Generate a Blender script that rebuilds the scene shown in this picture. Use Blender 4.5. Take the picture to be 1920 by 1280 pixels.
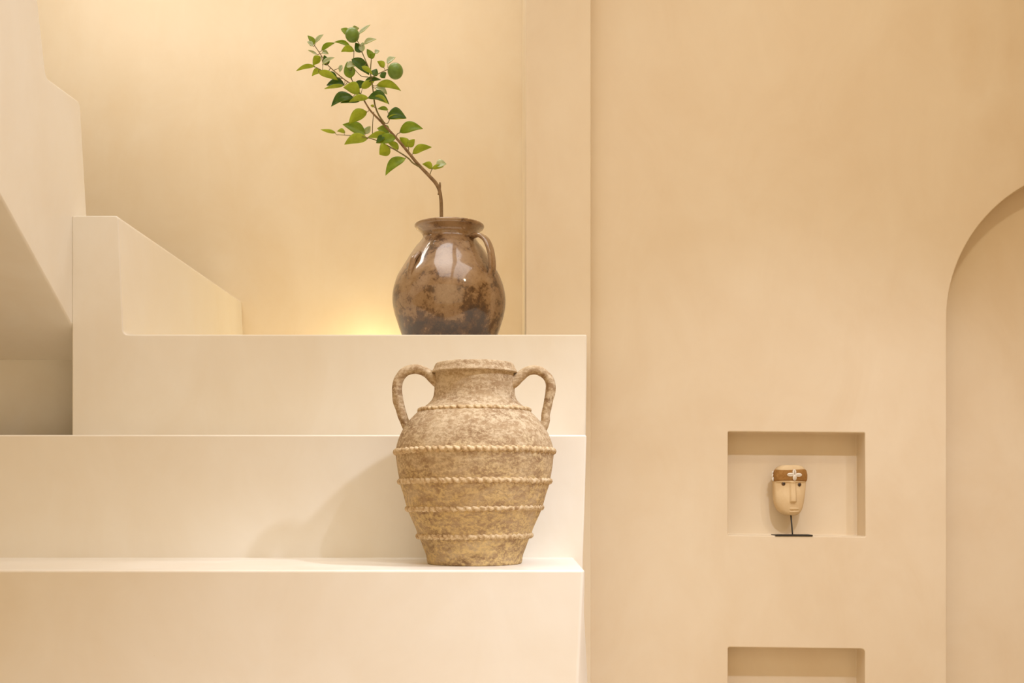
import bpy, bmesh, math, random
from mathutils import Vector, Matrix, noise
for o in list(bpy.data.objects):
    bpy.data.objects.remove(o, do_unlink=True)
SC = bpy.context.scene
COL = SC.collection
PI = math.pi
R = math.radians
random.seed(7)

# ------------------------------------------------------------------ camera, world, lights, exposure
F = 2120.0            # focal length in pixels of the 1920 px wide frame
CX, HY = 960.0, 916.0 # vanishing point of the depth direction
E = 0.766             # eye height
cam = bpy.data.cameras.new('camera')
cam.sensor_width = 36.0
cam.lens = F/1920*36
cam.shift_y = (HY-640)/1920
cam.clip_start = 0.05
camo = bpy.data.objects.new('camera', cam); COL.objects.link(camo)
camo.location = (0, 0, E); camo.rotation_euler = (PI/2, 0, 0)
SC.camera = camo

w = bpy.data.worlds.new('world'); SC.world = w
w.use_nodes = True
w.node_tree.nodes['Background'].inputs[0].default_value = (1.0, 0.78, 0.50, 1)
w.node_tree.nodes['Background'].inputs[1].default_value = 0.92

def spot(name, loc, target, power, color, size=60, blend=0.6, radius=0.035):
    l = bpy.data.lights.new(name, 'SPOT'); l.energy = power; l.color = color
    l.spot_size = R(size); l.spot_blend = blend; l.shadow_soft_size = radius
    o = bpy.data.objects.new(name, l); COL.objects.link(o)
    o.location = loc
    o.rotation_euler = (Vector(target)-Vector(loc)).to_track_quat('-Z', 'Y').to_euler()
    return o
def area(name, loc, target, sx, sy, power, color, spread=180):
    l = bpy.data.lights.new(name, 'AREA'); l.energy = power; l.color = color
    l.shape = 'RECTANGLE'; l.size = sx; l.size_y = sy; l.spread = R(spread)
    o = bpy.data.objects.new(name, l); COL.objects.link(o)
    o.location = loc
    o.rotation_euler = (Vector(target)-Vector(loc)).to_track_quat('-Z', 'Y').to_euler()
    return o
LAMP = (0.93, 1.0, 1.15)
LZ = E+1.55
spot('step_downlight', (0.98, 1.80, LZ), (0.02, 2.52, E-0.45), 72, LAMP, 62, 1.0)
spot('niche_downlight', (0.94, 1.76, LZ), (0.90, 3.45, E-0.75), 45, LAMP, 64, 1.0)
spot('arch_downlight', (1.75, 1.75, LZ), (1.55, 3.45, E-0.75), 30, LAMP, 60, 1.0)
area('landing_light', (-1.65, 3.75, E+2.40), (-1.60, 4.35, E+0.9), 0.8, 0.35, 8.5, (1.0, 0.97, 0.91))
area('landing_light', (-0.60, 3.72, E+2.40), (-0.70, 4.10, E+0.6), 1.0, 0.35, 6.5, (1.0, 0.97, 0.91))
spot('stair_side_fill', (0.25, 2.10, E+2.2), (-1.23, 2.92, E+1.0), 16, LAMP, 46, 1.0)  # unseen white spot added to brighten the stair flight's side
spot('upper_wall_fill', (1.30, 1.55, E+2.3), (1.15, 3.45, E+1.15), 33, (1.0, 0.86, 0.62), 84, 1.0, 0.08)  # added warm fill to lift the top of the right wall
up = bpy.data.lights.new('landing_uplight', 'POINT'); up.energy = 1.5; up.color = (1.0, 0.86, 0.50); up.shadow_soft_size = 0.03
upo = bpy.data.objects.new('landing_uplight', up); COL.objects.link(upo); upo.location = (-0.56, 4.46, E+0.4304+0.05)

area('skylight', (-0.40, 2.10, E+2.42), (-0.40, 2.10, 0), 0.95, 1.9, 10, (1.0, 1.0, 1.0), 125)
area('skylight', (0.74, 2.10, E+2.42), (0.74, 2.10, 0), 0.95, 1.8, 8, (1.0, 1.0, 1.0), 125)
spot('front_fill', (1.25, 0.45, LZ), (-0.15, 2.34, E-0.95), 122, LAMP, 41, 1.0)  # added fill that brightens the lowest riser, no known fixture

SC.view_settings.view_transform = 'Standard'
SC.view_settings.look = 'None'
SC.view_settings.exposure = 0.17
SC.view_settings.gamma = 1.0
SC.view_settings.use_curve_mapping = False

# ------------------------------------------------------------------ helpers
def P(px, py, d):
    """world point that is seen at pixel (px, py) when it lies d metres deep"""
    return Vector(((px-CX)*d/F, d, E+(HY-py)*d/F))
def X(px, d): return (px-CX)*d/F
def Z(py, d): return E+(HY-py)*d/F

def link(name, bm, mats, parent=None, smooth=True):
    me = bpy.data.meshes.new(name)
    bmesh.ops.recalc_face_normals(bm, faces=bm.faces)
    bm.to_mesh(me); bm.free()
    for m in (mats if isinstance(mats, (list, tuple)) else [mats]):
        me.materials.append(m)
    if smooth:
        me.polygons.foreach_set('use_smooth', [True]*len(me.polygons))
    o = bpy.data.objects.new(name, me); COL.objects.link(o)
    if parent is not None:
        o.parent = parent
        o.matrix_parent_inverse = Matrix.Translation(-parent.location)
    return o
def thing(name, loc, label, cat, group=None):
    o = bpy.data.objects.new(name, None); COL.objects.link(o)
    o.location = loc; o.empty_display_size = 0.05
    o['label'] = label; o['category'] = cat
    if group: o['group'] = group
    return o
def struct(o, label=None):
    o['kind'] = 'structure'
    if label: o['label'] = label
    return o
def bevel(o, width, seg=3, angle=30):
    m = o.modifiers.new('bevel', 'BEVEL'); m.width = width; m.segments = seg
    m.limit_method = 'ANGLE'; m.angle_limit = R(angle)
    wn = o.modifiers.new('weighted_normal', 'WEIGHTED_NORMAL'); wn.weight = 100; wn.keep_sharp = True
    return o
def flat(o):
    o.data.polygons.foreach_set('use_smooth', [False]*len(o.data.polygons)); return o

def prism(bm, pts, axis, a, b):
    """extrude a polygon: axis 'y' takes (x,z) points from depth a to b, 'x' takes (y,z), 'z' takes (x,y)"""
    mk = {'y': lambda p, t: (p[0], t, p[1]), 'x': lambda p, t: (t, p[0], p[1]), 'z': lambda p, t: (p[0], p[1], t)}[axis]
    v0 = [bm.verts.new(mk(p, a)) for p in pts]; v1 = [bm.verts.new(mk(p, b)) for p in pts]
    n = len(pts)
    bm.faces.new(v0); bm.faces.new(v1[::-1])
    for i in range(n):
        bm.faces.new((v0[i], v0[(i+1) % n], v1[(i+1) % n], v1[i]))
def box(bm, x0, x1, y0, y1, z0, z1):
    prism(bm, [(x0, z0), (x1, z0), (x1, z1), (x0, z1)], 'y', y0, y1)

def catmull(pts, n=6):
    pts = [Vector(p) for p in pts]
    q = [2*pts[0]-pts[1]]+pts+[2*pts[-1]-pts[-2]]
    out = []
    for i in range(1, len(q)-2):
        p0, p1, p2, p3 = q[i-1:i+3]
        for k in range(n):
            t = k/n
            out.append(0.5*((2*p1)+(p2-p0)*t+(2*p0-5*p1+4*p2-p3)*t*t+(3*p1-p0-3*p2+p3)*t**3))
    out.append(pts[-1])
    return out
def lerp_list(v, n):
    out = []
    for i in range(n):
        t = i/(n-1)*(len(v)-1); k = min(int(t), len(v)-2)
        out.append(v[k]+(v[k+1]-v[k])*(t-k))
    return out
def tube(bm, pts, radii, seg=10, side=None, ab=(1, 1), mat=0, prof=None):
    """tube along pts; side = fixed side vector for strap sections, ab = section scale along (side, other)"""
    n = len(pts); rr = lerp_list(radii, n) if len(radii) != n else radii
    rings = []; u = None
    for i, p in enumerate(pts):
        t = (pts[min(i+1, n-1)]-pts[max(i-1, 0)]).normalized()
        if side is not None:
            u = (side-t*side.dot(t)).normalized()
        elif u is None:
            a = Vector((0, 0, 1)) if abs(t.z) < 0.9 else Vector((1, 0, 0))
            u = t.cross(a).normalized()
        else:
            u = (u-t*u.dot(t)).normalized()
        v = t.cross(u)
        ring = []
        for k in range(seg):
            a = 2*PI*k/seg; f = prof(a) if prof else 1
            ring.append(bm.verts.new(p+rr[i]*f*(u*math.cos(a)*ab[0]+v*math.sin(a)*ab[1])))
        rings.append(ring)
    fs = []
    for i in range(n-1):
        for k in range(seg):
            fs.append(bm.faces.new((rings[i][k], rings[i][(k+1) % seg], rings[i+1][(k+1) % seg], rings[i+1][k])))
    fs.append(bm.faces.new(rings[0][::-1])); fs.append(bm.faces.new(rings[-1]))
    for f in fs: f.material_index = mat
def lathe(bm, prof, c, seg=112, wob=0.0, seed=0.0):
    rings = []
    for r, z in prof:
        if r < 1e-5:
            rings.append([bm.verts.new((c[0], c[1], c[2]+z))]); continue
        ring = []
        for k in range(seg):
            a = 2*PI*k/seg
            q = 1+wob*noise.noise(Vector((math.cos(a)*1.3+seed, math.sin(a)*1.3, z*7)))
            ring.append(bm.verts.new((c[0]+r*q*math.cos(a), c[1]+r*q*math.sin(a), c[2]+z)))
        rings.append(ring)
    for i in range(len(rings)-1):
        a, b = rings[i], rings[i+1]
        for k in range(seg):
            k2 = (k+1) % seg
            if len(a) == 1 and len(b) == 1: continue
            if len(a) == 1: bm.faces.new((a[0], b[k2], b[k]))
            elif len(b) == 1: bm.faces.new((a[k], a[k2], b[0]))
            else: bm.faces.new((a[k], a[k2], b[k2], b[k]))
def smooth_profile(pts, n=4):
    return [(v.x, v.z) for v in catmull([(r, 0, z) for r, z in pts], n)]
def sphere(bm, c, sx, sy, sz, seg=16, rings=10, mat=0, rot=None):
    m = Matrix.Translation(c) @ (rot.to_4x4() if rot else Matrix()) @ Matrix.Diagonal((sx, sy, sz, 1))
    r = bmesh.ops.create_uvsphere(bm, u_segments=seg, v_segments=rings, radius=1, matrix=m)
    for f in {f for v in r['verts'] for f in v.link_faces}: f.material_index = mat

# ------------------------------------------------------------------ materials
class NT:
    def __init__(s, name):
        s.m = bpy.data.materials.new(name); s.m.use_nodes = True
        s.t = s.m.node_tree; s.b = s.t.nodes['Principled BSDF']
    def n(s, kind, **kw):
        x = s.t.nodes.new(kind)
        for k, v in kw.items():
            if k in x.inputs: x.inputs[k].default_value = v
            else: setattr(x, k, v)
        return x
    def l(s, a, b): s.t.links.new(a, b)
    def pos(s): return s.n('ShaderNodeNewGeometry').outputs['Position']
    def noise(s, scale, detail=4, rough=0.55, dist=0.0, vec=None):
        x = s.n('ShaderNodeTexNoise'); x.inputs['Scale'].default_value = scale; x.inputs['Detail'].default_value = detail
        x.inputs['Roughness'].default_value = rough; x.inputs['Distortion'].default_value = dist
        s.l(vec if vec is not None else s.pos(), x.inputs['Vector']); return x.outputs['Fac']
    def stretch(s, sc, vec=None):
        x = s.n('ShaderNodeMapping'); x.inputs['Scale'].default_value = sc
        s.l(vec if vec is not None else s.pos(), x.inputs['Vector']); return x.outputs['Vector']
    def ramp(s, fac, stops):
        x = s.n('ShaderNodeValToRGB'); e = x.color_ramp.elements
        while len(e) < len(stops): e.new(0.5)
        for el, (p, c) in zip(e, stops):
            el.position = p; el.color = (c[0], c[1], c[2], 1) if hasattr(c, '__len__') else (c, c, c, 1)
        s.l(fac, x.inputs['Fac']); return x.outputs['Color']
    def mix(s, fac, a, b, mode='MIX'):
        x = s.n('ShaderNodeMix', data_type='RGBA', blend_type=mode)
        for v, i in ((fac, 0), (a, 6), (b, 7)):
            if isinstance(v, (int, float)): x.inputs[i].default_value = v
            elif isinstance(v, tuple): x.inputs[i].default_value = (*v, 1)
            else: s.l(v, x.inputs[i])
        return x.outputs[2]
    def math(s, op, a, b=0.0):
        x = s.n('ShaderNodeMath', operation=op)
        for v, i in ((a, 0), (b, 1)):
            if isinstance(v, (int, float)): x.inputs[i].default_value = v
            else: s.l(v, x.inputs[i])
        return x.outputs[0]
    def bump(s, h, strength, dist, prev=None):
        x = s.n('ShaderNodeBump'); x.inputs['Strength'].default_value = strength; x.inputs['Distance'].default_value = dist
        s.l(h, x.inputs['Height'])
        if prev is not None: s.l(prev, x.inputs['Normal'])
        return x.outputs['Normal']
    def set(s, **kw):
        for k, v in kw.items():
            i = s.b.inputs[k.replace('_', ' ')]
            if isinstance(v, (int, float)): i.default_value = v
            elif isinstance(v, tuple): i.default_value = (*v, 1)
            else: s.l(v, i)
        return s.m

def plaster(name, a, b, rough=0.5):
    t = NT(name)
    n1 = t.noise(1.4, 5, 0.6, 0.6)
    n2 = t.noise(5.0, 6, 0.62, 1.0, t.stretch((1.0, 1.0, 0.55)))
    f = t.math('ADD', t.math('MULTIPLY', n1, 0.6), t.math('MULTIPLY', n2, 0.4))
    c = t.ramp(f, [(0.34, a), (0.66, b)])
    # trowel streaks and a few pores
    n3 = t.noise(9, 5, 0.6, 0.4, t.stretch((1.0, 1.0, 0.12)))
    c = t.mix(t.ramp(n3, [(0.60, 0.0), (0.82, 0.10)]), c, (a[0]*1.04, a[1]*0.98, a[2]*0.86))
    n4 = t.noise(160, 2, 0.5)
    n5 = t.noise(2.3, 2, 0.5)
    pore = t.math('MULTIPLY', t.ramp(n4, [(0.80, 0.0), (0.83, 1.0)]), t.ramp(n5, [(0.60, 0.0), (0.70, 0.6)]))
    c = t.mix(pore, c, (0.35, 0.22, 0.10))
    h = t.noise(2.6, 4, 0.5)
    nb = t.bump(h, 0.35, 0.012)
    nb = t.bump(n2, 0.12, 0.004, nb)
    rg = t.ramp(n2, [(0.3, rough-0.08), (0.7, rough+0.1)])
    return t.set(Base_Color=c, Roughness=rg, Normal=nb, Specular_IOR_Level=0.45)
M_STEP = plaster('cream_plaster', (0.840, 0.765, 0.640), (0.900, 0.855, 0.765), 0.38)
M_WALL = plaster('sand_plaster', (0.815, 0.665, 0.455), (0.875, 0.755, 0.570), 0.55)
M_NICHE = plaster('warm_sand_plaster', (0.750, 0.615, 0.435), (0.820, 0.710, 0.540), 0.55)

def mat_terracotta():
    t = NT('limewashed_terracotta')
    pos = t.pos()
    big = t.noise(9, 6, 0.65, 1.2, t.stretch((1, 1, 1.8)))
    fine = t.noise(130, 7, 0.72, 0.25, t.stretch((1, 1, 1.2)))
    mid = t.noise(34, 6, 0.7, 0.3, t.stretch((0.9, 0.9, 2.2)))
    base = t.ramp(big, [(0.32, (0.300, 0.185, 0.095)), (0.48, (0.430, 0.290, 0.160)), (0.66, (0.560, 0.415, 0.250))])
    wash = t.math('ADD', t.math('MULTIPLY', fine, 0.55), t.math('MULTIPLY', mid, 0.45))
    sep = t.n('ShaderNodeSeparateXYZ'); t.l(pos, sep.inputs[0])
    zz = t.math('MULTIPLY', t.math('SUBTRACT', sep.outputs[2], E-0.168), 1/0.45)
    low = t.ramp(t.math('ADD', zz, t.math('MULTIPLY', t.math('SUBTRACT', big, 0.5), 0.6)),
                 [(0.30, 1.0), (0.66, 0.0)])
    ochre = t.mix(low, (0.77, 0.63, 0.43), (0.77, 0.570, 0.260))
    c = t.mix(t.ramp(wash, [(0.45, 0.0), (0.57, 0.82)]), base, ochre)
    dk = t.math('MULTIPLY', t.ramp(t.noise(16, 6, 0.7, 1.0), [(0.56, 0.0), (0.66, 0.8)]), t.ramp(zz, [(0.05, 0.9), (0.22, 0.15)]))
    c = t.mix(dk, c, (0.19, 0.105, 0.05))
    nb = t.bump(fine, 0.55, 0.004); nb = t.bump(mid, 0.4, 0.004, nb)
    return t.set(Base_Color=c, Roughness=0.85, Normal=nb, Specular_IOR_Level=0.25)
M_TERRA = mat_terracotta()
def mat_crust():
    t = NT('ochre_limewash')
    a = t.noise(60, 6, 0.7, 0.8)
    c = t.ramp(a, [(0.38, (0.42, 0.27, 0.14)), (0.50, (0.68, 0.50, 0.28)), (0.64, (0.80, 0.65, 0.44))])
    nb = t.bump(t.noise(180, 5, 0.7), 0.5, 0.003)
    return t.set(Base_Color=c, Roughness=0.85, Normal=nb, Specular_IOR_Level=0.25)
M_CRUST = mat_crust()
def mat_glaze():
    t = NT('brown_glaze')
    big = t.noise(9, 6, 0.62, 0.3)
    mid = t.noise(34, 8, 0.72, 0.4)
    fine = t.noise(150, 6, 0.7)
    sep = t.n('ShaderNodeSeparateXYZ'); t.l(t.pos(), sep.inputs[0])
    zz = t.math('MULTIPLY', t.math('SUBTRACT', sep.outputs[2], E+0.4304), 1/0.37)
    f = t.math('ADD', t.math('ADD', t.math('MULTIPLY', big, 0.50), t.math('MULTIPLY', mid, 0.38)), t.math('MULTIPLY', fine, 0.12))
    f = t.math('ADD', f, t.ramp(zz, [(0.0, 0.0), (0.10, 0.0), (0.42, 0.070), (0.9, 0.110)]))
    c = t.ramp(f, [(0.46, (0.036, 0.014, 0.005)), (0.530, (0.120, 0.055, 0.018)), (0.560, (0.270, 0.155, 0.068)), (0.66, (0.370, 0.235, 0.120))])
    spk = t.ramp(t.noise(95, 5, 0.75, 0.3), [(0.58, 0.0), (0.66, 0.75)])
    c = t.mix(t.math('MULTIPLY', spk, t.ramp(mid, [(0.42, 1.0), (0.56, 0.15)])), c, (0.075, 0.034, 0.012))
    nb = t.bump(big, 0.25, 0.012); nb = t.bump(mid, 0.15, 0.003, nb)
    m = t.set(Base_Color=c, Roughness=t.ramp(mid, [(0.35, 0.28), (0.65, 0.42)]), Normal=nb)
    t.b.inputs['Coat Weight'].default_value = 0.9; t.b.inputs['Coat Roughness'].default_value = 0.08; t.b.inputs['Coat IOR'].default_value = 1.65
    return m
M_GLAZE = mat_glaze()
def simple(name, c, rough=0.5, c2=None, scale=20, bump=0.0, spec=0.5):
    t = NT(name)
    n = t.noise(scale, 5, 0.6)
    col = t.ramp(n, [(0.35, c), (0.65, c2 or tuple(min(1, v*1.15) for v in c))])
    kw = dict(Base_Color=col, Roughness=rough, Specular_IOR_Level=spec)
    if bump: kw['Normal'] = t.bump(t.noise(scale*5, 4, 0.6), bump, 0.002)
    return t.set(**kw)
M_BARK = simple('young_bark', (0.20, 0.115, 0.045), 0.7, (0.33, 0.21, 0.095), 60, 0.6)
M_TWIG = simple('green_twig', (0.17, 0.13, 0.035), 0.6, (0.24, 0.20, 0.06), 60, 0.3)
def leafmat(name, c, c2, rough, trans):
    t = NT(name)
    n = t.noise(40, 4, 0.6)
    col = t.ramp(n, [(0.35, c), (0.65, c2)])
    m = t.set(Base_Color=col, Roughness=rough)
    tr = t.n('ShaderNodeBsdfTranslucent')
    t.l(t.mix(1.0, col, (1.5, 1.35, 0.55), 'MULTIPLY'), tr.inputs['Color'])
    mx = t.n('ShaderNodeMixShader'); mx.inputs[0].default_value = trans
    out = t.t.nodes['Material Output']
    t.l(t.b.outputs[0], mx.inputs[1]); t.l(tr.outputs[0], mx.inputs[2]); t.l(mx.outputs[0], out.inputs['Surface'])
    return m
M_LTOP = leafmat('leaf_upper_side', (0.190, 0.300, 0.012), (0.300, 0.430, 0.028), 0.42, 0.30)
M_LDARK = leafmat('old_leaf_upper_side', (0.042, 0.105, 0.004), (0.085, 0.165, 0.010), 0.36, 0.12)
M_LUND = leafmat('leaf_underside', (0.480, 0.590, 0.040), (0.620, 0.720, 0.075), 0.5, 0.42)
M_LSHEEN = leafmat('leaf_painted_sheen', (0.400, 0.480, 0.240), (0.540, 0.600, 0.380), 0.25, 0.25)  # whitish sheen of glossy leaves put into the base colour
M_LDARK.node_tree.nodes['Principled BSDF'].inputs['Specular IOR Level'].default_value = 0.35
M_LIME = simple('lime_peel', (0.130, 0.235, 0.030), 0.36, (0.190, 0.310, 0.045), 45, 0.25)
M_WOOD = simple('pale_carved_wood', (0.680, 0.500, 0.280), 0.65, (0.740, 0.570, 0.340), 30, 0.15, 0.3)
M_BAND = simple('brown_woven_band', (0.300, 0.140, 0.034), 0.8, (0.390, 0.200, 0.058), 90, 0.6, 0.2)
M_SHELL = simple('cowrie_shell', (0.74, 0.66, 0.54), 0.3, (0.84, 0.78, 0.68), 90)
M_SLIT = simple('shell_slit', (0.16, 0.09, 0.04), 0.6)
M_EYE = simple('dark_brown_eye', (0.120, 0.060, 0.022), 0.35)
M_IRON = simple('black_iron', (0.012, 0.010, 0.008), 0.45)
M_FLOOR = simple('floor_screed', (0.62, 0.48, 0.31), 0.5, (0.70, 0.56, 0.38), 3)
M_SOIL = simple('dry_soil', (0.10, 0.065, 0.035), 0.95, (0.16, 0.11, 0.06), 80, 0.8)

# ------------------------------------------------------------------ the setting
D0, D1, D2 = 2.34, 2.757, 3.157
DB = D2*735/505
DP, DR = 3.40, 3.45
Z1, Z2, Z3 = E-152*D0/F, E+101*D1/F, E+289*D2/F
XL = X(134.7, D2)
XFAR = -3.0
CEIL = E+2.45

bm = bmesh.new(); box(bm, XFAR, 3.2, -2.5, DB, -0.1, 0.0)
struct(flat(link('floor', bm, M_FLOOR)))
bm = bmesh.new(); box(bm, XFAR, 3.2, -0.6, DB+0.1, CEIL, CEIL+0.1)
struct(flat(link('ceiling', bm, M_WALL)))
bm = bmesh.new(); box(bm, XFAR, 0.5, DB, DB+0.15, 0, CEIL)
struct(flat(link('wall_back', bm, M_WALL)))
bm = bmesh.new(); box(bm, 3.2, 3.3, -2.5, DR+0.3, 0, CEIL)
struct(flat(link('wall_side', bm, M_WALL)))
bm = bmesh.new(); box(bm, XFAR-0.1, XFAR, -2.5, DB, 0, CEIL)
struct(flat(link('wall_outer', bm, M_WALL)))

# wall with the arch and the two square niches
bm = bmesh.new(); box(bm, X(1040, DR), 3.2, DR, DR+0.3, 0, CEIL)
wr = link('wall_right', bm, M_NICHE)
def cutter(pts, depth):
    bm = bmesh.new(); prism(bm, pts, 'y', DR-0.1, DR+depth)
    return link('cutter', bm, M_WALL)
def rounded(pts, r, n=4):
    out = []
    for i, p in enumerate(pts):
        p = Vector(p); a = Vector(pts[i-1]); b = Vector(pts[(i+1) % len(pts)])
        ra = min(r[i] if hasattr(r, '__len__') else r, (a-p).length*0.45, (b-p).length*0.45)
        s, e = p+(a-p).normalized()*ra, p+(b-p).normalized()*ra
        for k in range(n+1):
            t = k/n
            out.append(tuple(s*(1-t)**2+p*2*t*(1-t)+e*t*t))
    return out
def corner(a, p, b, r, n=6):
    a, p, b = Vector(a), Vector(p), Vector(b)
    s, e = p+(a-p).normalized()*r, p+(b-p).normalized()*r
    return [tuple(s*(1-k/n)**2+p*2*(k/n)*(1-k/n)+e*(k/n)**2) for k in range(n+1)]
def pp(px, py, d): return (X(px, d), Z(py, d))
ND = 0.0856
cuts = [cutter(rounded([pp(1365, 1003, DR), pp(1365, 809, DR), pp(1622, 811, DR), pp(1623, 1006, DR)], 0.004), ND),
        cutter(rounded([pp(1365, 1412, DR), pp(1365, 1213, DR), pp(1622, 1216, DR), pp(1622, 1414, DR)], [0.004, 0.006, 0.014, 0.004]), ND)]
ar, ayc, ax = 287*DR/F, Z(598, DR), X(1775+287, DR)
arch = [(ax-ar, 0.03), (ax-ar, ayc)]+[(ax-ar*math.cos(a*PI/56), ayc+ar*math.sin(a*PI/56)) for a in range(1, 56)]+[(ax+ar, ayc), (ax+ar, 0.03)]
cuts.append(cutter(arch, 0.085))
for c in cuts:
    b = wr.modifiers.new('cut', 'BOOLEAN'); b.operation = 'DIFFERENCE'; b.solver = 'EXACT'; b.object = c
dg = bpy.context.evaluated_depsgraph_get()
me = bpy.data.meshes.new_from_object(wr.evaluated_get(dg))
wr.modifiers.clear(); wr.data = me
for c in cuts: bpy.data.objects.remove(c, do_unlink=True)
me.polygons.foreach_set('use_smooth', [False]*len(me.polygons))
bevel(wr, 0.004, 3, 40); struct(wr)

# pillar between the landing and the niche wall
bm = bmesh.new(); box(bm, X(986, DP), X(1108, DP), DP, DB, 0, CEIL)
struct(bevel(link('wall_pier', bm, M_NICHE), 0.003))

# lowest step, its right corner chamfered wider towards the floor
bm = bmesh.new()
def ring(xr_front, xr_side, dside, z):
    return [(XFAR, D0, z), (xr_front, D0, z), (xr_side, dside, z), (xr_side, D1+0.02, z), (XFAR, D1+0.02, z)]
lev = [ring(X(1082, D0), X(1101, D0)+0.012, D0+0.10, 0.0),
       ring(X(1084, D0), X(1100, D0)+0.006, D0+0.07, Z(1280, D0)),
       ring(X(1090, D0), X(1097, D0), D0+0.035, Z(1150, D0)),
       ring(X(1094, D0), X(1097, D0), D0+0.012, Z1)]
vs = [[bm.verts.new(p) for p in r] for r in lev]
bm.faces.new(vs[0]); bm.faces.new(vs[-1])
for a, b in zip(vs, vs[1:]):
    for i in range(5):
        bm.faces.new((a[i], a[(i+1) % 5], b[(i+1) % 5], b[i]))
struct(bevel(link('plaster_step', bm, M_STEP), 0.006), 'lowest cream plaster step, with the ridged jar standing on its tread')
# middle step
bm = bmesh.new()
prism(bm, [(XFAR, 0), (X(1092, D1), 0), (X(1093, D1), Z1), (X(1096, D1), Z(960, D1)), (X(1100, D1), Z2), (XFAR, Z2)], 'y', D1, DP-0.002)
struct(bevel(link('plaster_step', bm, M_STEP), 0.005), 'middle cream plaster step behind the ridged jar')
# top step with the post that rises from it, running back to the rear wall
bm = bmesh.new()
prism(bm, [(XL, Z2-0.02), (X(1098, D2), Z2-0.02), pp(1098.5, 815, D2), pp(1100, 720, D2)]
      + corner(pp(1100, 720, D2), (X(1101, D2), Z3), pp(700, 627, D2), 0.006)
      + corner(pp(500, 627, D2), pp(231, 627, D2), pp(222, 404, D2), 0.016)
      + corner(pp(231, 627, D2), pp(222, 404, D2), pp(134, 404, D2), 0.012)+[(XL, Z(404, D2))], 'y', D2, DB)
struct(bevel(link('plaster_step', bm, M_STEP), 0.0045), 'top cream plaster step with a square post at its left end')
# stair flight at the left: its stepped side and sloping underside
sl = (Z(610, D2)-Z(370, 2.72))/(D2-2.72)
def zs(d): return Z(610, D2)+sl*(d-D2)
def dep(px): return -XL*F/(CX-px)
bm = bmesh.new()
side = [(2.0, zs(2.0)), (3.36, zs(3.36)), (3.30, Z(520, 3.30)), (dep(162), Z(400, dep(162)))]
q = [(dep(x_), Z(y_, dep(x_))) for x_, y_ in ((162, 400), (150, 192), (86, 145), (70, 0))]
side += corner(q[0], q[1], q[2], 0.02)+corner(q[1], q[2], q[3], 0.02)
side += [(dep(70), Z(0, dep(70))), (2.85, CEIL), (2.0, CEIL)]
prism(bm, side, 'x', XL+0.001, XFAR)
struct(bevel(link('wall_left', bm, M_STEP), 0.006), 'plastered side of the stair flight climbing out of the photo at the left')
bm = bmesh.new(); box(bm, XFAR, XL-0.002, 3.30, 3.42, Z2, Z(560, 3.3))
struct(link('wall_recess', bm, M_STEP))

# ------------------------------------------------------------------ ridged two-handled jar
JD = 2.55; js = JD/F; JX = X(890, JD)
jar = thing('ridged_jar', (JX, JD, Z1), 'tan limewashed two-handled jar with five crimped bands, on the lowest step', 'jar')
C = (JX, JD, Z1); Y0 = 1055.5
def jp(r, y): return (r*js, (Y0-y)*js)
outer = [jp(86, 1055.5), jp(89, 1053), jp(91, 1040), jp(96, 1027), jp(101, 1013), jp(106, 1003), jp(110, 990), jp(117, 974), jp(124, 958), jp(129, 943),
         jp(134, 925), jp(139, 910), jp(142, 895), jp(145, 878), jp(147, 862), jp(148, 848), jp(145.5, 833), jp(139, 815), jp(130, 799),
         jp(117, 783), jp(103, 770), jp(90, 760), jp(80, 750), jp(76, 738), jp(75, 722), jp(75, 706), jp(75.5, 701)]
rim = [jp(81, 699.5), jp(81, 697.5), jp(77.5, 692), jp(75, 686), jp(73, 682.5), jp(70, 681), jp(66, 683), jp(64, 690), jp(64, 740)]
inner = [jp(75, 755), jp(110, 785), jp(135, 830), jp(136, 860), jp(125, 920), jp(98, 1000), jp(80, 1040), (0, (Y0-1042)*js)]
prof = [(0, 0.001), (80*js, 0.001)]+smooth_profile(outer, 4)+smooth_profile(rim, 3)+smooth_profile(inner, 2)
bm = bmesh.new(); lathe(bm, prof, C, 128, 0.012, 3.1)
link('body', bm, M_TERRA, jar)
def crimped_band(r, y, n, h, tilt, ph):
    bm = bmesh.new(); ns, nt = n*9, 12
    rings = []
    for i in range(ns):
        a = 2*PI*i/ns
        wobz = tilt*js*math.sin(a+ph)+0.6*js*noise.noise(Vector((math.cos(a)*3, math.sin(a)*3, y)))
        wob = 1+0.012*noise.noise(Vector((math.cos(a)*1.3+3.1, math.sin(a)*1.3, (Y0-y)*js*7)))
        irr = 0.35*noise.noise(Vector((math.cos(a)*6, math.sin(a)*6, y*0.7)))
        rg = []
        for k in range(nt):
            b = 2*PI*k/nt
            s = (n*a/(2*PI)+0.28*math.sin(b)+irr) % 1.0
            lob = (min(1.0, s*5)*(1-s)**0.55)
            depth = max(0.0, math.cos(b-0.35))
            q = h*js*(0.45+0.55*lob)*(1.0+0.25*depth)
            rr = (r-1.6)*js*wob+q*math.cos(b)*1.0
            zz = (Y0-y)*js+wobz+q*0.95*math.sin(b)
            rg.append(bm.verts.new((C[0]+rr*math.cos(a), C[1]+rr*math.sin(a), C[2]+zz)))
        rings.append(rg)
    for i in range(ns):
        a, b = rings[i], rings[(i+1) % ns]
        for k in range(nt):
            bm.faces.new((a[k], b[k], b[(k+1) % nt], a[(k+1) % nt]))
    return link('crimped_band', bm, M_CRUST, jar)
crimped_band(103, 769.5, 48, 5.4, 1.0, 0.4)
crimped_band(147, 847.5, 70, 7.2, 1.8, 2.6)
crimped_band(140.5, 903, 66, 6.5, 2.2, 2.9)
crimped_band(125.5, 952.5, 60, 6.4, 2.0, 2.4)
crimped_band(105.5, 1004, 54, 6.4, 2.2, 2.8)
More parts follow.
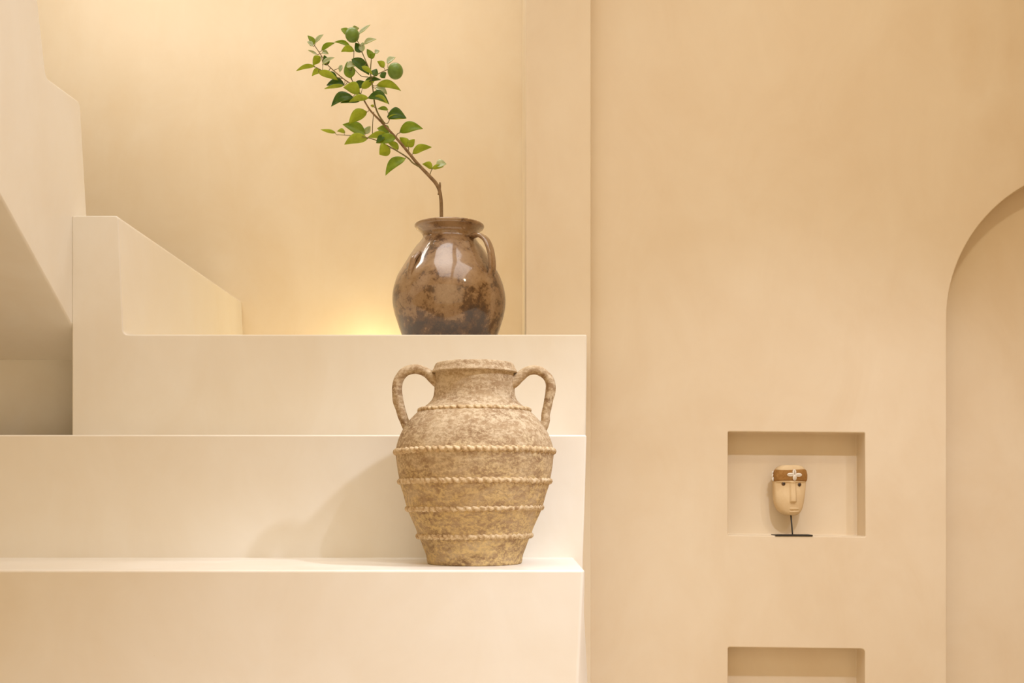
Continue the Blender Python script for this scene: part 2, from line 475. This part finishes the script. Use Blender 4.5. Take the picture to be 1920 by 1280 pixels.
def jar_handle(pts, rad):
    bm = bmesh.new()
    path = catmull([P(x, y, JD-0.012) for x, y in pts], 7)
    tube(bm, path, [r*js for r in rad], 18, Vector((0, 1, 0)), (1.25, 1.0))
    for v in bm.verts:
        v.co += 0.0012*noise.noise_vector(v.co*45)
    return link('handle', bm, M_TERRA, jar)
jar_handle([(838, 726), (822, 716), (811, 708), (799, 698), (780, 691.5), (760, 696.5), (748, 711), (744.5, 729), (746, 749), (752, 771), (758, 787), (764, 800), (773, 812)],
           [12, 12, 10, 9.2, 9, 9, 9.2, 9.6, 9.8, 9.2, 8.6, 9, 11])
jar_handle([(938, 726), (955, 720), (966, 714), (974, 706.5), (988, 696), (1005, 694), (1022, 702), (1031, 715.5), (1032.5, 730), (1028.5, 753), (1023.5, 775), (1021.5, 792), (1012, 808)],
           [12, 12, 10.5, 9.5, 9, 8.6, 8.6, 9, 9.2, 8.6, 8, 9, 12])

# ------------------------------------------------------------------ glazed brown jar
KD = 3.46; ks = KD/F; KX = X(842.5, KD); KY0 = 652.0
K = (KX, KD, Z3)
pot = thing('glazed_jar', K, 'glossy mottled brown glazed jar on the top step, holding the lime branch', 'jar')
def kp(r, y): return (r*ks, (KY0-y)*ks)
outer = [kp(78, 652), kp(81, 650), kp(86, 638), kp(91, 626), kp(97.5, 607), kp(103.5, 587), kp(106.5, 564), kp(104, 542), kp(96.5, 519), kp(85, 499),
         kp(73, 479), kp(63, 464), kp(54, 453), kp(50.5, 446), kp(52, 439), kp(58, 432.5), kp(63.5, 428.5)]
rim = [kp(65.5, 425.5), kp(65, 422.5), kp(61, 421), kp(54, 424), kp(47, 432), kp(44, 445)]
inner = [kp(48, 455), kp(68, 479), kp(92, 520), kp(99, 562), kp(95, 590), kp(84, 630), (0, (KY0-640)*ks)]
prof = [(0, 0.001), (74*ks, 0.001)]+smooth_profile(outer, 4)+smooth_profile(rim, 4)+smooth_profile(inner, 2)
bm = bmesh.new(); lathe(bm, prof, K, 112, 0.02, 8.3)
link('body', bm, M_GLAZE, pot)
def radial(az, pts):
    dx, dy = math.sin(R(az)), -math.cos(R(az))
    return [Vector((K[0]+r*ks*dx, K[1]+r*ks*dy, K[2]+(KY0-y)*ks)) for r, y in pts], Vector((math.cos(R(az)), math.sin(R(az)), 0))
path, sd = radial(52, [(45, 456), (56, 450), (72, 450), (88, 460), (98, 478), (103, 500), (103, 518), (97, 532), (92, 540)])
bm = bmesh.new()
tube(bm, catmull(path, 7), [6, 6.4, 6.6, 6.8, 6.8, 6.6, 6.4, 6.2, 5.5] and [v*ks for v in (6, 6.4, 6.6, 6.8, 6.8, 6.6, 6.4, 6.2, 5.5)], 20, sd, (1.35, 0.75),
     prof=lambda a: 1-0.16*math.exp(-((abs(math.sin(a))-1)/0.12)**2))
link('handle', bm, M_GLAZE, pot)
path, sd = radial(-43, [(66, 488), (78, 487), (89, 496), (94, 508), (99, 522), (101, 536)])
bm = bmesh.new()
tube(bm, catmull(path, 6), [v*ks for v in (5, 6, 6, 5.4, 4.6, 3)], 16, sd, (1.3, 0.8))
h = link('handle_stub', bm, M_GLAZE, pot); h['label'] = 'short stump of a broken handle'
bm = bmesh.new(); lathe(bm, [(0, 0), (82*ks, 0), (60*ks, 0.003), (0, 0.004)], (K[0], K[1], K[2]+(KY0-628)*ks), 40)
link('soil', bm, M_SOIL, pot)

# ------------------------------------------------------------------ lime branch
def a1(u, v): return (540+u/5.3333, 30+v/5.3333)
def a2(u, v): return (560+u/5.3333, 200+v/5.3333)
br = thing('lime_branch', (KX-0.02, KD, Z(600, KD)), 'leafy green lime branch leaning left out of the glossy brown jar', 'branch')
def bd(x, y):      # depth of the branch: it leans gently towards the viewer as it climbs, with small local swings
    t = max(0.0, (420-y)/370)
    return KD-0.06*t+0.045*math.sin(x*0.031+1.3)*t
def path_px(pts, off=0.0): return [P(x, y, bd(x, y)+off) for x, y in pts]
STEMS = []
def stem(name, pts, rad, mat, off=0.0):
    bm = bmesh.new(); path = catmull(path_px(pts, off), 5)
    tube(bm, path, [r*ks for r in rad], 9)
    STEMS.extend(path)
    return link(name, bm, mat, br)
main = [(829, 621), (828, 500)]+[a2(*p) for p in ((1427, 1105), (1424, 950), (1410, 845), (1372, 765), (1300, 685), (1190, 570), (1100, 460), (1000, 340), (900, 230), (815, 140), (720, 42))]
main += [a1(*p) for p in ((775, 868), (718, 770), (660, 700), (545, 620), (400, 492), (330, 390), (264, 292))]
stem('main_stem', main, [3.4, 3.4, 3.4, 3.3, 3.3, 3.6, 3.3, 3.0, 2.7, 2.5, 2.2, 2.0, 1.7, 1.5, 1.3, 1.1, 1.0, 0.9, 0.8, 0.7], M_BARK)
stem('twig', [a2(*p) for p in ((1402, 880), (1412, 800), (1412, 757))], [2.6, 2.2, 1.5], M_BARK)
stem('twig', [a1(*p) for p in ((965, 1075), (905, 985), (868, 880), (848, 720), (825, 570), (832, 450), (838, 410))], [1.8, 1.6, 1.4, 1.2, 1.1, 0.9, 0.6], M_TWIG, -0.006)
stem('twig', [a1(*p) for p in ((822, 560), (800, 500), (770, 430), (740, 360), (715, 285), (690, 245), (672, 225))], [1.0, 1.0, 0.9, 0.9, 0.8, 0.7, 0.6], M_TWIG, -0.02)
stem('twig', [a1(*p) for p in ((835, 620), (880, 590), (940, 560), (1005, 530))], [0.9, 0.9, 0.8, 0.8], M_TWIG, -0.012)
stem('twig', [a1(*p) for p in ((690, 700), (640, 640), (635, 540), (655, 430), (660, 350))], [0.9, 0.9, 0.8, 0.7, 0.6], M_TWIG, 0.012)
stem('twig', [a1(*p) for p in ((800, 610), (735, 600), (690, 560), (650, 510))], [0.8, 0.7, 0.6, 0.5], M_TWIG, 0.02)
stem('twig', [a1(*p) for p in ((545, 625), (440, 600), (345, 548), (265, 505))], [0.9, 0.9, 0.8, 0.7], M_TWIG, -0.008)
stem('twig', [a1(*p) for p in ((345, 545), (348, 480), (332, 400))], [0.6, 0.6, 0.6], M_TWIG, -0.01)
stem('twig', [a2(*p) for p in ((1215, 605), (1140, 560), (1090, 510), (980, 440), (850, 370), (760, 330), (640, 300), (540, 290), (390, 280))], [1.6, 1.5, 1.4, 1.2, 1.1, 0.9, 0.8, 0.7, 0.6], M_TWIG, -0.004)
stem('twig', [a2(*p) for p in ((736, 285), (740, 160), (752, 50))], [0.7, 0.7, 0.7], M_TWIG, 0.02)
stem('twig', [a2(*p) for p in ((1310, 690), (1322, 650), (1338, 612))], [0.9, 0.8, 0.7], M_TWIG)
stem('twig', [a2(*p) for p in ((975, 305), (985, 275), (1015, 258))], [0.9, 0.8, 0.7], M_TWIG)
stem('twig', [a2(*p) for p in ((860, 165), (890, 165), (912, 120))], [0.9, 0.8, 0.7], M_TWIG)
stem('twig', [a2(*p) for p in ((1095, 455), (1100, 420), (1095, 395))], [0.9, 0.8, 0.7], M_TWIG)

def leaf(base, tip, width, kind, off=0.0, arch=0.12, roll=0.0):
    (x0, y0), (x1, y1) = base, tip
    dd = bd((x0+x1)/2, (y0+y1)/2)+off
    sgn = random.uniform(-1, 1)
    A = P(x0, y0, dd); B = P(x1, y1, dd+sgn*0.012)
    t = (B-A).normalized(); L = (B-A).length
    view = (A-Vector((0, 0, E))).normalized()
    sd = t.cross(view).normalized()
    if sd.z < 0: sd = -sd            # sd points up the picture
    up = -view                        # towards the viewer
    tilt = {'D': 28, 'G': 22, 'P': 48, 'Y': -26}[kind]+roll+random.uniform(-8, 8)
    # sd rotated about t: the upper edge leans away for tops (D,G,P) and towards the viewer for undersides (Y)
    c, s = math.cos(R(tilt)), math.sin(R(tilt))
    sdr = sd*c-up*s
    nrm = up*c+sd*s                   # the face the viewer sees
    W = width*ks*0.5/max(0.6, c)
    nu, nv = 12, 6
    bm = bmesh.new(); th = 0.0006
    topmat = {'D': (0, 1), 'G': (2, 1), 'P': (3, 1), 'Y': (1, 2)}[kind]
    front, back = [], []
    for i in range(nu+1):
        u = i/nu
        wv = (math.sin(PI*u**0.82)**0.85)*(1-0.25*u) if 0 < u < 1 else 0.0
        wv *= 1.28
        mid = A+t*(L*u)+sd*(arch*L*(math.sin(PI*u)))-up*(0.05*L*u*u)
        rf, rb = [], []
        for j in range(nv+1):
            v = j/nv*2-1
            fold = 0.32*W*abs(v)*wv*(-1 if kind == 'Y' else 1)
            wave = 0.05*W*math.sin(u*9+j+x0)*abs(v)
            p = mid+sdr*(W*wv*v)+nrm*(fold+wave)
            rf.append(bm.verts.new(p+nrm*th)); rb.append(bm.verts.new(p-nrm*th))
        front.append(rf); back.append(rb)
    def q(a, b, c_, d, m):
        f = bm.faces.new((a, b, c_, d)); f.material_index = m; return f
    for i in range(nu):
        for j in range(nv):
            q(front[i][j], front[i][j+1], front[i+1][j+1], front[i+1][j], topmat[0])
            q(back[i][j], back[i+1][j], back[i+1][j+1], back[i][j+1], topmat[1])
        for j in (0, nv):
            q(front[i][j], front[i+1][j], back[i+1][j], back[i][j], topmat[1])
    for i in (0, nu):
        for j in range(nv):
            q(front[i][j], front[i][j+1], back[i][j+1], back[i][j], topmat[1])
    # stalk to the nearest twig
    near = min(STEMS, key=lambda s_: (s_-A).length)
    if 0.002 < (near-A).length < 0.06:
        midp = (near+A)/2+Vector((0, 0, -0.003))
        tube(bm, catmull([near, midp, A+t*0.004], 3), [0.0011, 0.0009, 0.0008], 6, mat=4)
    return link('leaf', bm, [M_LDARK, M_LUND, M_LTOP, M_LSHEEN, M_TWIG], br)
L1 = [  # base, tip, width, kind, depth offset, arch
 ((265, 285), (195, 195), 48, 'G', 0, .05), ((275, 265), (355, 185), 32, 'P', .01, .05), ((250, 300), (193, 255), 34, 'P', -.01, .0),
 ((290, 385), (200, 340), 18, 'P', .01, .0), ((335, 345), (470, 270), 42, 'G', .015, .10), ((622, 305), (460, 262), 38, 'G', .01, .12),
 ((595, 185), (527, 128), 55, 'G', .01, .12), ((668, 150), (658, 95), 60, 'P', .02, .0), ((712, 178), (822, 88), 28, 'P', .01, .0),
 ((662, 345), (530, 358), 58, 'Y', -.01, .15), ((738, 362), (672, 268), 75, 'D', -.015, -.05), ((742, 356), (752, 262), 52, 'P', -.022, .0),
 ((760, 280), (885, 232), 38, 'P', .0, .08), ((832, 425), (788, 330), 55, 'G', .01, .05), ((830, 425), (872, 372), 46, 'G', -.01, .1),
 ((868, 372), (915, 350), 34, 'P', .0, .05), ((322, 402), (252, 492), 66, 'Y', -.01, .0), ((385, 495), (362, 390), 62, 'D', .01, .0),
 ((340, 365), (405, 380), 36, 'P', .02, .1), ((345, 482), (465, 415), 34, 'P', -.015, .05), ((270, 500), (80, 550), 38, 'Y', 0, .07),
 ((345, 552), (238, 602), 50, 'Y', .01, .18), ((300, 560), (502, 642), 62, 'Y', -.01, .05), ((390, 565), (500, 640), 40, 'D', .014, .10),
 ((635, 430), (812, 592), 88, 'D', -.01, .08), ((622, 622), (592, 455), 100, 'G', .0, .0), ((585, 510), (678, 498), 52, 'P', -.02, .10),
 ((540, 490), (518, 562), 32, 'P', .01, .0), ((735, 505), (848, 585), 42, 'Y', -.02, .05), ((962, 515), (892, 452), 52, 'Y', -.01, .08),
 ((990, 472), (1075, 412), 44, 'P', .02, .05), ((862, 602), (888, 528), 62, 'D', -.01, .0), ((930, 570), (968, 622), 62, 'D', -.015, .0),
 ((565, 685), (385, 695), 78, 'D', .0, .10), ((560, 695), (362, 728), 34, 'Y', -.01, .03), ((720, 770), (552, 715), 100, 'Y', -.02, .14),
 ((680, 715), (768, 655), 66, 'D', .01, .0), ((735, 722), (870, 640), 60, 'Y', -.015, .0), ((770, 652), (932, 640), 40, 'D', .0, .08),
 ((885, 690), (1130, 748), 66, 'Y', .0, .12), ((870, 720), (992, 785), 58, 'P', .02, .10), ((800, 815), (1012, 885), 82, 'D', -.01, .20),
 ((870, 800), (1000, 875), 50, 'Y', -.018, .05), ((655, 812), (430, 905), 84, 'D', .0, .16), ((720, 850), (520, 870), 46, 'D', .01, .06),
 ((805, 818), (608, 860), 56, 'Y', -.02, .08), ((862, 905), (825, 893), 24, 'Y', .0, .0), ((1002, 938), (895, 930), 34, 'G', .01, .10),
 ((990, 1010), (1186, 1022), 96, 'D', .0, .16), ((1000, 1015), (1180, 1025), 44, 'Y', -.006, .04), ((1115, 1160), (1350, 1126), 92, 'G', .0, .14),
 ((790, 955), (608, 1080), 96, 'Y', -.01, .08), ((770, 1180), (545, 1085), 96, 'G', .0, .08), ((772, 1178), (826, 1103), 56, 'P', .02, -.05),
 ((478, 1168), (325, 1135), 32, 'Y', .0, .0), ((572, 1165), (490, 1152), 38, 'Y', .01, .12)]
L2 = [((690, 318), (455, 378), 88, 'Y', -.01, .10), ((900, 285), (690, 305), 62, 'Y', .01, .03), ((905, 270), (785, 215), 90, 'G', .015, .06),
 ((970, 312), (775, 365), 84, 'G', -.02, .06), ((860, 290), (775, 362), 50, 'D', -.014, .02), ((1000, 425), (888, 352), 56, 'Y', .015, .06), ((912, 412), (808, 480), 112, 'Y', -.012, .0),
 ((1068, 515), (868, 690), 84, 'G', -.005, .14), ((1098, 402), (1010, 305), 72, 'Y', .005, .0), ((1095, 402), (1160, 325), 62, 'Y', -.005, -.05),
 ((1138, 468), (1332, 404), 66, 'Y', .0, .10), ((1338, 618), (1236, 572), 56, 'Y', .0, .14), ((1335, 618), (1450, 600), 40, 'Y', .0, .05), ((1375, 590), (1478, 572), 66, 'P', .006, .05)]
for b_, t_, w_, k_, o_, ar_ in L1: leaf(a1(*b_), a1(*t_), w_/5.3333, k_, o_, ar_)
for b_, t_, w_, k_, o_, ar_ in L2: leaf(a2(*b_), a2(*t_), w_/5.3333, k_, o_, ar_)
def lime(x, y, r, off):
    c = P(x, y, bd(x, y)+off); bm = bmesh.new()
    sphere(bm, c, r*ks, r*ks, r*ks*1.04, 32, 20)
    return link('lime', bm, M_LIME, br)
lime(660.6, 65.8, 12.9, -0.03)
lime(741.2, 133.2, 14.2, -0.02)

# ------------------------------------------------------------------ carved mask on its stand
MD = 3.475; ms = MD/F
def a8(u, v): return (1420+u/8.5333, 860+v/8.5333)
zfl = Z(1005, DR)
mc = X(a8(533, 0)[0], MD)
mask = thing('carved_mask', (mc, MD, zfl+0.0005), 'pale carved wooden face mask with shell headband, on a black stand in the niche', 'mask')
rows = [(100, 430, 655), (106, 390, 700), (120, 358, 735), (145, 325, 765), (180, 300, 785), (250, 282, 796), (330, 272, 796), (420, 270, 790), (520, 273, 782), (620, 280, 770),
        (700, 291, 757), (770, 312, 742), (820, 340, 724), (855, 375, 704), (885, 425, 675), (902, 480, 638)]
def row_at(y):
    for (ya, la, ra), (yb, lb, rb) in zip(rows, rows[1:]):
        if ya <= y <= yb:
            t = (y-ya)/(yb-ya); return la+(lb-la)*t, ra+(rb-ra)*t
    return rows[-1][1:] if y > 900 else rows[0][1:]
DEPTH = 0.036; MBACK = MD+0.022
def gauss(x, s): return math.exp(-(x/s)**2)
def sstep(a, b, x):
    t = min(1, max(0, (x-a)/(b-a))); return t*t*(3-2*t)
def face_pt(u, y, lift=0.0):
    """u -1..1 across the front of the mask, y in detail pixels"""
    l, r = row_at(y); cx_, hw = (l+r)/2, (r-l)/2
    a = u*PI/2
    e = 0.55
    xx = cx_+hw*(abs(math.sin(a))**1.0)*(1 if u > 0 else -1)*(1+lift/(hw*ms/8.5333))
    dome = (abs(math.cos(a))**e)
    vert = (max(0.0, 1-((y-480)/440)**4))**0.5*0.55+0.45
    dp = DEPTH*dome*vert+lift
    if lift == 0.0:
        dx = xx-555
        nose = 0.0085*gauss(dx, 42)**1.0*sstep(345, 400, y)*(1-sstep(672, 700, y))*(0.55+0.45*sstep(380, 680, y))
        nose = 0.0085*(1-sstep(34, 58, abs(dx)))*sstep(345, 380, y)*(1-sstep(676, 702, y))*(0.6+0.4*sstep(380, 680, y))
        brow = -0.0042*sstep(362, 392, y)*(1-sstep(420, 640, y))*(1-sstep(0.55, 0.85, abs(u)))
        lip = 0.0026*(gauss(y-800, 16)+gauss(y-846, 17)-0.9*gauss(y-824, 7))*(1-sstep(55, 85, abs(xx-582)))
        dp += nose+brow+lip
    px, py = a8(xx, y)
    return Vector((X(px, MD), MBACK-dp, Z(py, MD)))
bm = bmesh.new()
ys = [100+802*i/110 for i in range(111)]; us = [-1+2*i/80 for i in range(81)]
g = [[bm.verts.new(face_pt(u, y)) for u in us] for y in ys]
for i in range(110):
    for j in range(80):
        bm.faces.new((g[i][j], g[i][j+1], g[i+1][j+1], g[i+1][j]))
loop = [g[i][0] for i in range(111)]+[g[110][j] for j in range(1, 81)]+[g[i][80] for i in range(109, -1, -1)]+[g[0][j] for j in range(79, 0, -1)]
bk = [bm.verts.new((v.co.x, MBACK+0.004, v.co.z)) for v in loop]
n = len(loop)
for i in range(n): bm.faces.new((loop[i], loop[(i+1) % n], bk[(i+1) % n], bk[i]))
bm.faces.new(bk)
link('face', bm, M_WOOD, mask)
bm = bmesh.new()
ys2 = [172+182*i/12 for i in range(13)]
def band_y(y, u): return y+6*math.sin(u*3+y*0.05)
gi = [[bm.verts.new(face_pt(u, band_y(y, u), 0.0006+0.0024*math.sin(PI*min(1, max(0, (y-172)/182)))**0.35)) for u in us] for y in ys2]
go = [[bm.verts.new(face_pt(u, band_y(y, u), 0.0002)) for u in us] for y in ys2]
for i in range(12):
    for j in range(80):
        bm.faces.new((gi[i][j], gi[i][j+1], gi[i+1][j+1], gi[i+1][j])); bm.faces.new((go[i][j], go[i+1][j], go[i+1][j+1], go[i][j+1]))
for j in range(80):
    for i in (0, 12): bm.faces.new((gi[i][j], go[i][j], go[i][j+1], gi[i][j+1]))
for i in range(12):
    for j in (0, 80): bm.faces.new((gi[i][j], gi[i+1][j], go[i+1][j], go[i][j]))
band = link('headband', bm, M_BAND, mask)
def shell(u, v, ang, ln, wd, out=0.0036):
    l, r = row_at(v); cx_, hw = (l+r)/2, (r-l)/2
    uu = math.asin(max(-1, min(1, (u-cx_)/hw)))/(PI/2)
    c = face_pt(uu, v, out); k = ms/8.5333
    rot = Matrix.Rotation(R(ang), 3, 'Y')
    bm = bmesh.new()
    m = Matrix.Translation(c) @ rot.to_4x4()
    sphere(bm, Vector(), ln*k, 0.0026, wd*k, 18, 12)
    sphere(bm, Vector((0, -0.0022, 0)), ln*k*0.82, 0.0007, wd*k*0.13, 10, 6, 1)
    for v_ in bm.verts: v_.co = m @ v_.co
    o = link('cowrie_shell', bm, [M_SHELL, M_SLIT], band)
    o.matrix_parent_inverse = band.matrix_parent_inverse @ Matrix()
    return o
def fix(o):
    o.matrix_parent_inverse = Matrix.Translation(-mask.location) if o.parent is mask else Matrix()
for u, v, a in ((512, 254, 0), (632, 258, 0), (570, 214, 90), (573, 303, 90)):
    fix(shell(u, v, a, 56 if a == 0 else 47, 31))
for u, v, a in ((284, 225, 90), (280, 270, 90), (276, 325, 90)):
    fix(shell(u, v, a, 32, 22, 0.003))
fix(band)
for u, v in ((411, 397), (662, 411)):
    l, r = row_at(v); uu = math.asin((u-(l+r)/2)/((r-l)/2))/(PI/2)
    c = face_pt(uu, v); bm = bmesh.new()
    sphere(bm, c+Vector((0, 0.0006, 0)), 33*ms/8.5333, 0.0036, 34*ms/8.5333, 20, 12); sphere(bm, c+Vector((0.0004, -0.0016, 0)), 17*ms/8.5333, 0.0026, 18*ms/8.5333, 14, 8, 1)
    link('eye', bm, [M_EYE, M_IRON], mask)
st = bmesh.new()
box(st, X(1450, MD), X(1519.5, MD), MD-0.028, MD+0.030, zfl+0.0005, zfl+0.0045)
stand = bevel(link('stand_plate', st, M_IRON, mask), 0.0006, 2)
bm = bmesh.new()
tube(bm, [P(1482.6, 962, MD+0.008), P(1485.8, 1000, MD+0.008)]+[Vector((X(1485.8, MD+0.008), MD+0.008, zfl+0.003))], [0.0021, 0.0021, 0.0021], 10)
link('stand_rod', bm, M_IRON, mask)
